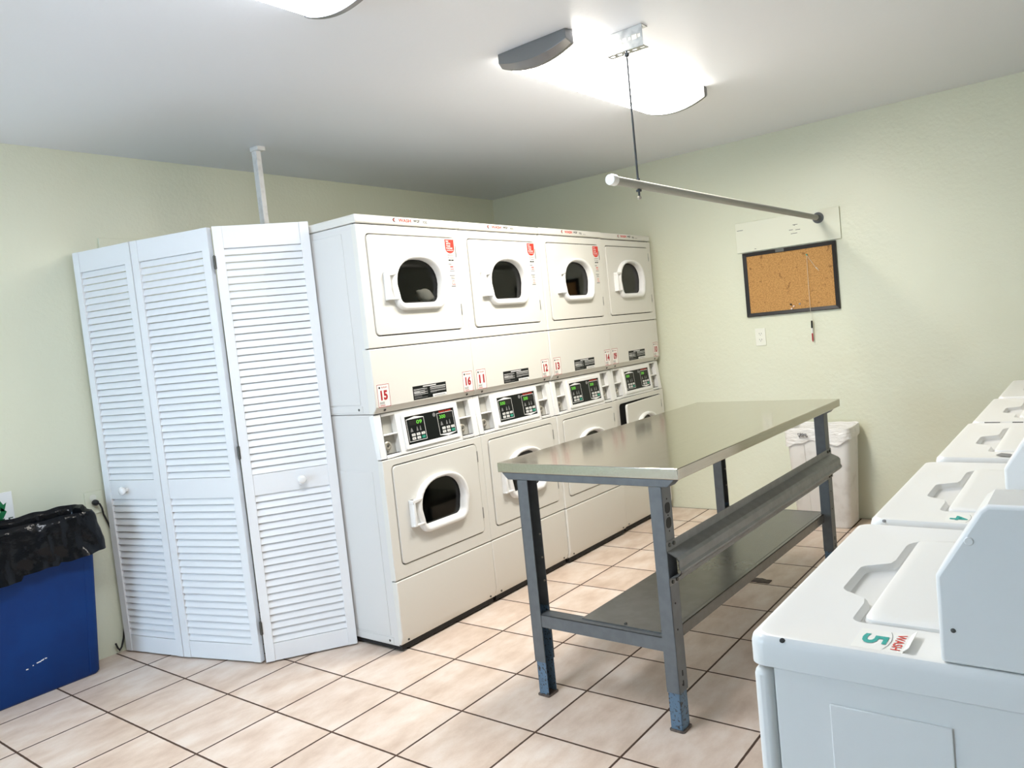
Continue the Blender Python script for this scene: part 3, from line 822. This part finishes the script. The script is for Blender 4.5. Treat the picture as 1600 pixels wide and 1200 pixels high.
# ------------------------------------------------------------------ stainless work table
def table():
    root = empty('work_table', (0.217, -1.542, 0), -0.022)
    tag(root, 'long stainless-steel folding table with grey steel legs in the middle of the room', 'table')
    Lx, Ly = 1.745, 0.762
    MB().box(0, Lx, 0, Ly, 0.8625, 0.900).build('tabletop', M['steel'], root, bevel=0.003, seg=3)
    for x0, x1 in ((0.002, 0.060), (Lx-0.060, Lx-0.002)):
        MB().prism([(0.018, 0.862), (0.045, 0.836), (Ly-0.045, 0.836), (Ly-0.018, 0.862)], 'x', x0, x1).build('apron', M['greymetal'], root, bevel=0.002)
    # small support brackets under the front edge
    for x in (0.075, Lx-0.10): MB().prism([(0.03, 0.862), (0.05, 0.845), (0.10, 0.845), (0.12, 0.862)], 'x', x, x+0.03).build('bracket', M['dark'], root)
    t = 0.003
    for x0 in (0.0, Lx-0.060):
        for ys, s in ((0.065, 1), (0.672, -1)):
            # channel, web outside, open towards the table's middle
            def chan(mb, a, b, yw, dep, z0, z1, m=0):
                y0, y1 = sorted((yw, yw+s*dep)); w0, w1 = sorted((yw, yw+s*t))
                mb.box(a, b, w0, w1, z0, z1, m); mb.box(a, a+t, y0, y1, z0, z1, m); mb.box(b-t, b, y0, y1, z0, z1, m)
            mb = MB(); chan(mb, x0, x0+0.060, ys, 0.048, 0.135, 0.836)
            leg = mb.build('leg', M['greymetal'], root)
            mb = MB(); chan(mb, x0+0.004, x0+0.056, ys+s*0.004, 0.042, 0.006, 0.34)
            mb.build('leg_extension', M['blue_leg'], leg)
            y0, y1 = sorted((ys-s*0.004, ys+s*0.052))
            mb = MB(); mb.prism(rrect(x0-0.003, x0+0.063, y0, y1, 0.008, 3), 'z', 0, 0.007); mb.build('foot', M['rust'], leg, bevel=0.002)
            mb = MB()
            for z in (0.44, 0.53, 0.62, 0.25):
                mb.lathe([(0.004, 0), (0.004, 0.003), (0.001, 0.004)], (x0+0.050, ys+s*0.046, z), (-1, 0, 0), 8)
                mb.lathe([(0.0035, 0), (0.0035, 0.001)], (x0+0.024, ys-s*0.0005, z-0.09), (0, -s, 0), 8, 1)
            for z in (0.20, 0.165): mb.prism([(p[0], p[1]) for p in rrect(x0+0.027, x0+0.034, z-0.012, z+0.008, 0.003, 3)], 'y', ys-0.0008 if s > 0 else ys, ys if s > 0 else ys+0.0008, 1)
            mb.build('bolt', [M['chrome'], M['dark']], leg)
    leg0 = [c for c in root.children if c.name.split('.')[0] == 'leg'][0]
    mb = MB()
    for z in (0.762, 0.712): mb.prism(rrect(0.012, 0.046, z-0.018, z+0.018, 0.013, 5), 'y', 0.0642, 0.0652)
    for z in (0.792, 0.737, 0.684): mb.lathe([(0.003, 0), (0.003, 0.001)], (0.029, 0.065, z), (0, -1, 0), 8)
    mb.build('socket_cutout', M['black'], leg0)
    # end rails
    for x0 in (0.0, Lx-0.058):
        mb = MB(); mb.box(x0+0.002, x0+0.005, 0.11, 0.63, 0.274, 0.322); mb.box(x0+0.002, x0+0.056, 0.11, 0.63, 0.319, 0.322); mb.box(x0+0.053, x0+0.056, 0.11, 0.63, 0.274, 0.322)
        mb.build('end_rail', M['greymetal'], root)
    # lower shelf with a turned-down front edge
    mb = MB(); mb.box(0.030, Lx-0.030, 0.116, 0.455, 0.3225, 0.3265); mb.box(0.064, Lx-0.064, 0.100, 0.103, 0.285, 0.3265); mb.box(0.064, Lx-0.064, 0.100, 0.118, 0.3225, 0.3265)
    mb.box(0.064, Lx-0.064, 0.452, 0.455, 0.29, 0.3225)
    sh = mb.build('shelf', M['shelf'], root)
    for y in (0.28, 0.135):
        MB().lathe([(0.006, 0), (0.006, 0.004), (0.002, 0.007)], (0.045, y, 0.3265), (0, 0, 1), 8).build('bolt', M['screw'], sh)
    # hat-section stringer on the washer side
    o_ = [(0.0635, 0.652), (0.0635, 0.622), (0.030, 0.606), (0.022, 0.596), (0.022, 0.570), (0.016, 0.562), (0.016, 0.555), (0.022, 0.548), (0.030, 0.541), (0.060, 0.531), (0.0635, 0.528), (0.0635, 0.505)]
    i_ = [(y+0.0025, z-(0.0015 if z > 0.58 else -0.0015)) for y, z in o_]
    i_ = [(min(a, 0.0645), b) for a, b in i_]
    mb = MB()
    x0, x1 = -0.004, Lx+0.012
    mb.loops([[(x0, *p) for p in o_], [(x1, *p) for p in o_]], 0, close=False)
    mb.loops([[(x0, *p) for p in i_], [(x1, *p) for p in i_]], 0, close=False)
    st = mb.build('stringer', M['greywarm'], root, smooth=20)
    for x in (0.016, 0.046, Lx-0.046, Lx-0.016):
        for z in (0.640, 0.516):
            MB().lathe([(0.007, 0), (0.007, 0.004), (0.003, 0.006)], (x, 0.063, z), (0, -1, 0), 8).build('bolt', M['screw'], st)
table()

# ------------------------------------------------------------------ ceiling lights
def lamp(x0, x1, yc, label, rz=0.0, glow='diffuser'):
    root = empty('ceiling_light', ((x0+x1)/2, yc, H), rz)
    tag(root, label, 'ceiling light', 'wrap-around ceiling lights')
    hl = (x1-x0)/2; hw = 0.168
    def prof(k=1.0, n=14):
        p = [(-hw*k, 0), (-hw*k, -0.050*k)]
        for i in range(1, n):
            t = -1 + 2*i/n; p.append((hw*k*t, -0.050*k - 0.036*k*(1-t*t)))
        return p + [(hw*k, -0.050*k), (hw*k, 0)]
    p = prof(0.955); mb = MB(); a, b = -hl+0.03, hl-0.03
    for k in range(len(p)-1):                                   # the upright sides of the lens glow less than its belly
        side = k in (0, len(p)-2)
        mb.face([(a, *p[k]), (b, *p[k]), (b, *p[k+1]), (a, *p[k+1])], 1 if side else 0)
    mb.build('diffuser', [M[glow], M[glow + '_side']], root, smooth=40)
    for a, b in ((-hl, -hl+0.045), (hl-0.045, hl)):
        mb = MB(); s = 0.02 if a < 0 else -0.02
        A = prof(1.0); Bq = prof(0.93)
        e0, e1 = (a, b) if a < 0 else (b, a)
        mb.loops([[(e0, p[0]*0.97, p[1]*0.72) for p in A], [(e0+s*1.3, p[0], p[1]) for p in A], [(e1, p[0], p[1]) for p in A]], 0, True, True, True)
        mb.build('end_cap', M['lampcap'], root, bevel=0.002, smooth=30)
lamp(0.505, 1.735, -0.952, 'glowing ceiling light with metal end caps above the steel table', -0.02)
lamp(-1.62, -0.33, -0.86, 'glowing ceiling light at the top edge of the view, mostly cut off', 0.0, 'diffuser_cool')

# ------------------------------------------------------------------ hanging rail
def rail():
    root = empty('hanging_rail', (0.71, -1.238, H))
    tag(root, 'grey pipe rail hung from a ceiling bracket and fixed to the right wall', 'hanging rail')
    zp = 1.907-H
    mb = MB(); xa, xb = 0.515-0.71, XR-0.012-0.71
    mb.tube([(xa, 0, zp), (xb, 0, zp)], 0.0165, 20); mb.build('pipe', M['pipe'], root, smooth=50)
    MB().lathe([(0.013, -0.024), (0.0195, -0.022), (0.0205, -0.014), (0.0205, 0.012), (0.0165, 0.014)], (xa, 0, zp), (1, 0, 0), 24).build('end_cap', M['plastic'], root, smooth=45)
    MB().lathe([(0.0170, -0.045), (0.022, -0.040), (0.022, -0.010), (0.034, -0.006), (0.034, 0)], (xb, 0, zp), (1, 0, 0), 24).build('wall_flange', M['greymetal'], root, smooth=45)
    MB().tube([(0.0, 0, -0.078), (0, 0, zp-0.045)], 0.0042, 8).build('hanger_rod', M['rod'], root)
    mb = MB()
    mb.lathe([(0.011, 0), (0.011, 0.008), (0.006, 0.009)], (0, 0, zp-0.027), (0, 0, 1), 6)
    mb.lathe([(0.008, 0), (0.008, 0.006)], (0, 0, zp+0.017), (0, 0, 1), 6)
    mb.lathe([(0.007, 0), (0.009, 0.006), (0.005, 0.012)], (0, 0, zp-0.055), (0, 0, 1), 8, 1)
    mb.lathe([(0.010, 0), (0.010, 0.012)], (0, 0, -0.100), (0, 0, 1), 6)
    mb.build('nut', [M['rod'], M['chrome']], root)
    # perforated angle: ceiling flange, web facing the doorway, lower flange
    mb = MB(); ya, yb = -0.075, 0.085; xw = -0.004; zt, zb = -0.002, -0.078
    holes = [(-0.060, .007), (-0.040, .011), (-0.020, .006), (0.002, .008), (0.022, .007), (0.044, .011), (0.066, .007)]
    mid = (zt+zb)/2
    # web as strips around slots
    ys = [ya]
    for c, r in sorted(holes): ys += [c-r, c+r]
    ys.append(yb)
    for k in range(0, len(ys), 2): mb.box(xw-0.0015, xw+0.0015, ys[k], ys[k+1], zb, zt)
    for c, r in holes:
        mb.box(xw-0.0015, xw+0.0015, c-r, c+r, mid+min(r, .009), zt); mb.box(xw-0.0015, xw+0.0015, c-r, c+r, zb, mid-min(r, .009))
    for z, x0, x1 in ((zt, xw, xw+0.045), (zb, xw, xw+0.042)):
        xm = (x0+x1)/2
        mb.box(x0, xm-0.006, ya, yb, z-0.0015, z+0.0015); mb.box(xm+0.006, x1, ya, yb, z-0.0015, z+0.0015)
        for k in range(6):
            a = ya + (yb-ya)*k/5; mb.box(xm-0.006, xm+0.006, max(ya, a-0.006), min(yb, a+0.006), z-0.0015, z+0.0015)
    mb.build('ceiling_bracket', M['galv'], root)
rail()

# ------------------------------------------------------------------ right wall: board, cork board, pen, outlet
o = MB().box(-0.012, 0, -0.331, 0.331, -0.098, 0.098).build('mounting_board', M['wallboard'], bevel=0.002)
o.location = (XR, -1.034, 1.858); tag(o, 'pale painted wooden board on the right wall holding the pipe end', 'board')
mb = MB()
rnd = random.Random(5)
for z, y0, y1 in ((0.030, -0.075, -0.045), (0.026, -0.060, -0.052), (0.000, -0.045, -0.02), (-0.004, -0.09, -0.06), (-0.024, -0.07, -0.03), (0.048, 0.28, 0.32), (-0.085, 0.20, 0.212)):
    mb.box(-0.0128, -0.0122, y0, y1, z, z+0.003)
mb.build('chipped_paint', M['screw'], o)

def corkboard():
    root = empty('bulletin_board', (XR, -1.0335, 1.5425))
    tag(root, 'black-framed cork bulletin board on the right wall below the pipe', 'bulletin board')
    hw, hh, f = 0.296, 0.2115, 0.024
    mb = MB()
    out = [(-hw, -hh), (hw, -hh), (hw, hh), (-hw, hh)]; inn_ = [(-hw+f, -hh+f), (hw-f, -hh+f), (hw-f, hh-f), (-hw+f, hh-f)]
    mb.loops([[(0, *p) for p in out], [(-0.018, *p) for p in out], [(-0.020, p[0]*0.985, p[1]*0.98) for p in out], [(-0.012, *p) for p in inn_], [(0, *p) for p in inn_]])
    mb.build('frame', M['frame_black'], root, smooth=20)
    MB().box(-0.008, -0.002, -hw+f-0.002, hw-f+0.002, -hh+f-0.002, hh-f+0.002).build('cork_sheet', M['cork'], root, smooth=0)
    MB().box(-0.0215, -0.019, 0.02, 0.075, hh-0.022, hh-0.002).build('clip', M['screw'], root)
    return root
corkboard()
def pin(y, z, m, lab):
    o = MB().lathe([(0.0045, 0), (0.003, 0.003), (0.003, 0.008), (0.0055, 0.010), (0.0055, 0.012), (0, 0.0125)], (0, 0, 0), (-1, 0, 0), 12).build('push_pin', m, smooth=40)
    o.location = (XR-0.0082, y, z); tag(o, lab, 'push pin', 'push pins in the cork board')
pin(-1.152, 1.690, M['pingreen'], 'green push pin holding the pen string near the top right of the cork')
pin(-1.030, 1.388, M['dark'], 'dark push pin low in the middle of the cork board')
pin(-1.086, 1.386, M['hinge'], 'grey push pin low on the cork, beside the hanging string')
pin(-1.048, 1.375, M['pinkish'], 'pale pinkish push pin low on the cork, upper of the two pale ones')
pin(-1.034, 1.360, M['pinkish'], 'pale pinkish push pin on the bottom edge of the cork')
def pen():
    root = empty('hanging_pen', (XR-0.024, -1.153, 1.27))
    tag(root, 'pen hanging on a long white string in front of the cork board', 'pen')
    mb = MB()
    mb.tube([(0.006, 0.0, 0.419), (0, 0.001, 0.30), (0, 0.001, 0.12), (0, 0, 0.0)], 0.0011, 6)
    mb.tube([(0.006, 0, 0.419), (0.004, -0.028, 0.37), (0.002, -0.052, 0.330), (0.002, -0.056, 0.322)], 0.0011, 6)
    mb.tube([(0.004, -0.052, 0.335), (0.001, -0.060, 0.325), (0.004, -0.066, 0.312)], 0.0018, 6)
    mb.tube([(0, -0.004, 0.0), (0, -0.018, -0.03), (0.002, -0.024, -0.07)], 0.0011, 6)
    mb.build('string', M['string'], root)
    MB().tube([(0, -0.002, 0.002), (0, 0, -0.045)], 0.0052, 10).build('cap', M['black'], root)
    MB().tube([(0, 0, -0.045), (0, 0, -0.078)], 0.0045, 10).build('barrel', M['white'], root)
    MB().tube([(0, 0, -0.078), (0, 0, -0.122), (0, 0, -0.135)], [0.0046, 0.0046, 0.001], 10).build('grip', M['red'], root)
pen()
def outlet():
    root = empty('wall_outlet', (XR, -0.8125, 1.193))
    tag(root, 'ivory double wall outlet on the right wall below the cork board', 'outlet')
    MB().box(-0.006, 0, -0.0345, 0.0345, -0.0575, 0.0575).build('cover_plate', M['outlet'], root, bevel=0.002)
    for z in (0.02, -0.02):
        mb = MB(); mb.prism(rrect(-0.0165, 0.0165, z-0.014, z+0.014, 0.006, 4), 'x', -0.0075, -0.004, 0)
        for y in (-0.007, 0.007): mb.box(-0.0079, -0.007, y-0.0014, y+0.0014, z, z+0.008, 1)
        mb.lathe([(0.0025, 0), (0.0025, 0.0006)], (-0.0074, 0, z-0.006), (-1, 0, 0), 8, 1)
        mb.build('socket', [M['outlet'], M['screw']], root)
outlet()

# ------------------------------------------------------------------ bins and bags
def rr_loop(cx, cy, hx, hy, r, z, n=9):
    return [(p[0], p[1], z) for p in rrect(cx-hx, cx+hx, cy-hy, cy+hy, r, n)]
def dense_rect(hx, hy, r, step=0.012):
    p = rrect(-hx, hx, -hy, hy, r, 8); out = []
    for k in range(len(p)):
        a, b = Vector(p[k]), Vector(p[(k+1) % len(p)])
        n = max(1, int((b-a).length/step))
        for j in range(n): out.append(a.lerp(b, j/n))
    return out

def bag(name, hx, hy, r, zrim, zhem, zin, grow, m, seed, amp, rimfun=None, hemfun=None, base_off=0.010, floor=0.007, taper=0.0):
    base = dense_rect(hx, hy, r)
    ls = []
    prof = []
    for k in range(9): prof.append(('in', k/8))
    for k in range(1, 15): prof.append(('out', k/14))
    S = Vector((seed, seed*2, 0))
    for kind, t in prof:
        l = []
        for p in base:
            d = Vector((p.x/hx, p.y/hy)); nrm = Vector((math.copysign(abs(d.x)**6, d.x), math.copysign(abs(d.y)**6, d.y)))
            nrm = nrm.normalized() if nrm.length > 1e-6 else d.normalized()
            zr = zrim + (rimfun(p) if rimfun else 0)
            zh = zhem + (hemfun(p) if hemfun else 0)
            if kind == 'in':
                off = -0.020*(1-t)**0.5 + 0.010*max(0, t-0.7)/0.3; z = zin + (zr-zin)*(1-(1-t)**2*0.6 - 0.4*(1-t))
            else:
                off = base_off - taper*t + grow*min(1, t*3)**0.6*0.6 + grow*0.9*t*t; z = zr + (zh-zr)*t
            q = Vector((p.x*9, p.y*9, z*6)) + S
            a = amp*(0.35 if kind == 'in' else 0.5+0.8*t)
            off += a*mnoise.noise(q) + a*0.8*mnoise.noise(q*2.3) + a*0.35*mnoise.noise(q*5.1)
            if kind == 'out': off = max(off, floor - taper*t)
            else: off = min(off, 0.006 if t > .9 else -0.006)
            if kind == 'out' and t > 0.9: z += 0.012*mnoise.noise(Vector((p.x*14, p.y*14, seed)))
            if 0.6 < t and kind == 'in' or kind == 'out' and t < 0.3: z += 0.010*mnoise.noise(Vector((p.x*13, p.y*13, seed+4)))
            l.append((p.x + nrm.x*off, p.y + nrm.y*off, z))
        ls.append(l)
    # bottom of the bag inside
    mb = MB(); mb.loops(ls); mb.face(ls[0])
    o = mb.build(name, m, smooth=70)
    return o

def blue_bin():
    root = empty('recycling_bin', (-0.735, 1.19, 0))
    tag(root, 'tall blue plastic recycling bin under the recycling sign, black bag over its rim', 'bin')
    mb = MB()
    hb, ht = 0.248, 0.285
    def lp(hx, y0, y1, r, z): return [(p[0], p[1], z) for p in rrect(-hx, hx, y0, y1, r, 6)]
    mb.loops([lp(hb-0.012, -0.020, 0.115, 0.02, 0.0), lp(hb, -0.030, 0.122, 0.028, 0.012), lp(hb+0.012, -0.046, 0.124, 0.028, 0.25), lp(ht, -0.078, 0.126, 0.03, 0.745), lp(ht+0.008, -0.085, 0.128, 0.032, 0.748), lp(ht+0.008, -0.085, 0.128, 0.032, 0.762),
              lp(ht-0.004, -0.074, 0.118, 0.026, 0.762), lp(hb-0.006, -0.026, 0.114, 0.02, 0.02)], 0, True, True, True)
    body = mb.build('body', M['bluebin'], root, smooth=50)
    # moulded rib by the right corner
    for s in (1, -1):
        mb = MB()
        mb.loops([[(s*(hb-0.052), -0.0325, 0.02), (s*(hb-0.046), -0.0325, 0.02), (s*(hb-0.046), -0.0285, 0.02), (s*(hb-0.052), -0.0285, 0.02)],
                  [(s*(ht-0.052), -0.0785, 0.74), (s*(ht-0.046), -0.0785, 0.74), (s*(ht-0.046), -0.0745, 0.74), (s*(ht-0.052), -0.0745, 0.74)]], 0, True, True, True)
        mb.build('rib', M['bluebin'], root)
    mb = MB(); rnd = random.Random(2)
    for x, z in ((-0.01, 0.152), (0.0, 0.155), (0.008, 0.157), (-0.035, 0.146), (-0.062, 0.138), (0.016, 0.158), (-0.018, 0.151)):
        y = -0.030-0.016*(z-0.012)/0.24-0.0012
        mb.box(x, x+0.004+rnd.random()*0.006, y-0.001, y+0.002, z, z+0.004)
    mb.build('scuff', M['white'], root)
blue_bin()
o = bag('garbage_bag', 0.285, 0.104, 0.032, 0.772, 0.565, 0.60, 0.026, M['blackbag'], 3.1, 0.016,
        rimfun=lambda p: 0.004 + (0.012 if p.y > 0 else 0), hemfun=lambda p: (0.015 if p.x > 0.1 else 0) - (0.02 if p.x < -0.05 else 0))
o.location = (-0.735, 1.209, 0)
tag(o, 'shiny black garbage bag folded over the blue bin rim', 'garbage bag')

def white_bin():
    root = empty('waste_bin', (2.905, -1.205, 0))
    tag(root, 'white plastic waste bin against the right wall behind the table', 'bin')
    mb = MB()
    def lp(hx, hy, r, z): return [(p[0], p[1], z) for p in rrect(-hx, hx, -hy, hy, r, 7)]
    mb.loops([lp(0.098, 0.150, 0.03, 0.0), lp(0.108, 0.160, 0.035, 0.012), lp(0.126, 0.188, 0.04, 0.600), lp(0.132, 0.195, 0.04, 0.603), lp(0.132, 0.195, 0.04, 0.618), lp(0.122, 0.184, 0.036, 0.618), lp(0.104, 0.155, 0.03, 0.02)], 0, True, True, True)
    mb.build('body', M['whitebin'], root, smooth=50)
    MB().loops([[(-0.106, 0.060, 0.03), (-0.112, 0.063, 0.03), (-0.106, 0.066, 0.03)], [(-0.1235, 0.074, 0.52), (-0.129, 0.077, 0.52), (-0.1235, 0.080, 0.52)]], 0, True, True, True).build('rib', M['whitebin'], root)
white_bin()
o = bag('bin_liner', 0.127, 0.190, 0.04, 0.622, 0.532, 0.44, 0.003, M['whitebag'], 8.2, 0.005,
        hemfun=lambda p: 0.016*sin(p.y*26+0.6) + 0.008*sin(p.y*61), base_off=0.0075, floor=0.0065, taper=0.003)
o.location = (2.905, -1.205, 0)
tag(o, 'white plastic bin liner folded over the rim of the white bin', 'bin liner')
mb = MB()
for k in range(7):
    a = k*0.9; mb.tube([(-0.003*k % 0.006, -0.022+0.008*k, -0.012+0.006*(k % 3)), (-0.010, -0.018+0.007*k, 0.004*((k*2) % 3)), (-0.004, -0.012+0.007*k, 0.010-0.005*(k % 2))], 0.005, 6)
mb.build('knot', M['greytape'], o, loc=(-0.150, 0.068, 0.585))

# ------------------------------------------------------------------ recycling sign, cord, outlet on the back wall
def sign():
    root = empty('recycling_sign', (-0.797, YW, 0.806))
    tag(root, 'white recycling sign with green arrows on the back wall above the blue bin', 'sign')
    MB().box(-0.1015, 0.1015, -0.003, 0, -0.10, 0.10).build('plate', M['sign'], root, bevel=0.001)
    mb = MB(); y = -0.0034; cx, cz, K = 0.010, 0.030, 1.3
    # three chasing arrows
    for k in range(3):
        a0 = radians(90 + 120*k)
        def P(u, v):
            u, v = u*K, v*K
            return (cx + (u*cos(a0-pi/2) - v*sin(a0-pi/2)), y, cz + (u*sin(a0-pi/2) + v*cos(a0-pi/2)))
        mb.face([P(-0.020, 0.024), P(-0.012, 0.048), P(0.014, 0.048), P(0.006, 0.030), P(-0.006, 0.030)], 0)
        mb.face([P(0.018, 0.052), P(0.040, 0.012), P(0.050, 0.018), P(0.040, -0.012), P(0.010, -0.002), P(0.020, 0.004), P(0.004, 0.032)], 0)
    mb.build('arrows', M['signgreen'], root, smooth=0)
    mb = MB(); add_text(mb, 'RECYCLE', -0.080, 0.094, -0.040, -0.017, y, 0, 0.03)
    mb.build('lettering', M['signdark'], root, smooth=0)
sign()
def left_outlet():
    root = empty('painted_outlet', (-0.345, YW, 0.772))
    tag(root, 'outlet plate painted over in wall colour beside the louvred doors', 'outlet')
    MB().box(-0.045, 0.042, -0.006, 0, -0.058, 0.054).build('cover_plate', M['wall'], root, bevel=0.002)
    mb = MB(); mb.lathe([(0.016, 0), (0.016, 0.001)], (-0.006, -0.006, 0.022), (0, -1, 0), 16); mb.build('socket', M['outlet'], root)
    c = empty('power_cord', (-0.351, YW-0.007, 0.770))
    tag(c, 'black power cord plugged into the painted outlet, running behind the louvred doors', 'power cord')
    mb = MB(); mb.tube([(0, 0, 0), (0, -0.012, 0.001), (0.002, -0.026, 0.0), (0.004, -0.034, -0.002)], [0.010, 0.015, 0.014, 0.008], 12)
    mb.build('plug', M['cord'], c, smooth=50)
    pts = [(0.003, -0.032, -0.002), (0.012, -0.034, -0.007), (0.024, -0.026, -0.032), (0.034, -0.010, -0.065), (0.050, -0.0065, -0.11), (0.066, -0.0065, -0.17), (0.070, -0.0065, -0.4), (0.066, -0.0065, -0.62),
           (0.050, -0.0065, -0.70), (0.034, -0.008, -0.742), (0.020, -0.014, -0.752), (0.010, -0.016, -0.735), (0.004, -0.016, -0.712)]
    MB().tube(pts, 0.0045, 8).build('cable', M['cord'], c, smooth=60)
left_outlet()

# crumbled grout patch on the floor beside the washers
mb = MB(); pts = []
rnd = random.Random(9)
for k in range(16):
    t = k/15; pts.append((0.0+0.36*0.55*t*0.0, 0))
poly = [(-0.014, 0.0)] ; n = 14
top = [(-0.028 + rnd.uniform(-.005, .005), 0.095-0.19*k/n) for k in range(n+1)]
bot = [(0.026 + rnd.uniform(-.008, .008), -0.095+0.19*k/n) for k in range(n+1)]
o = MB().prism(top+bot, 'z', 0.0, 0.004).build('floor_patch', M['rust'], smooth=0)
o.location = (1.742, -1.145, 0); tag(o, 'dark crumbled patch in the floor grout under the far end of the table', 'floor patch')
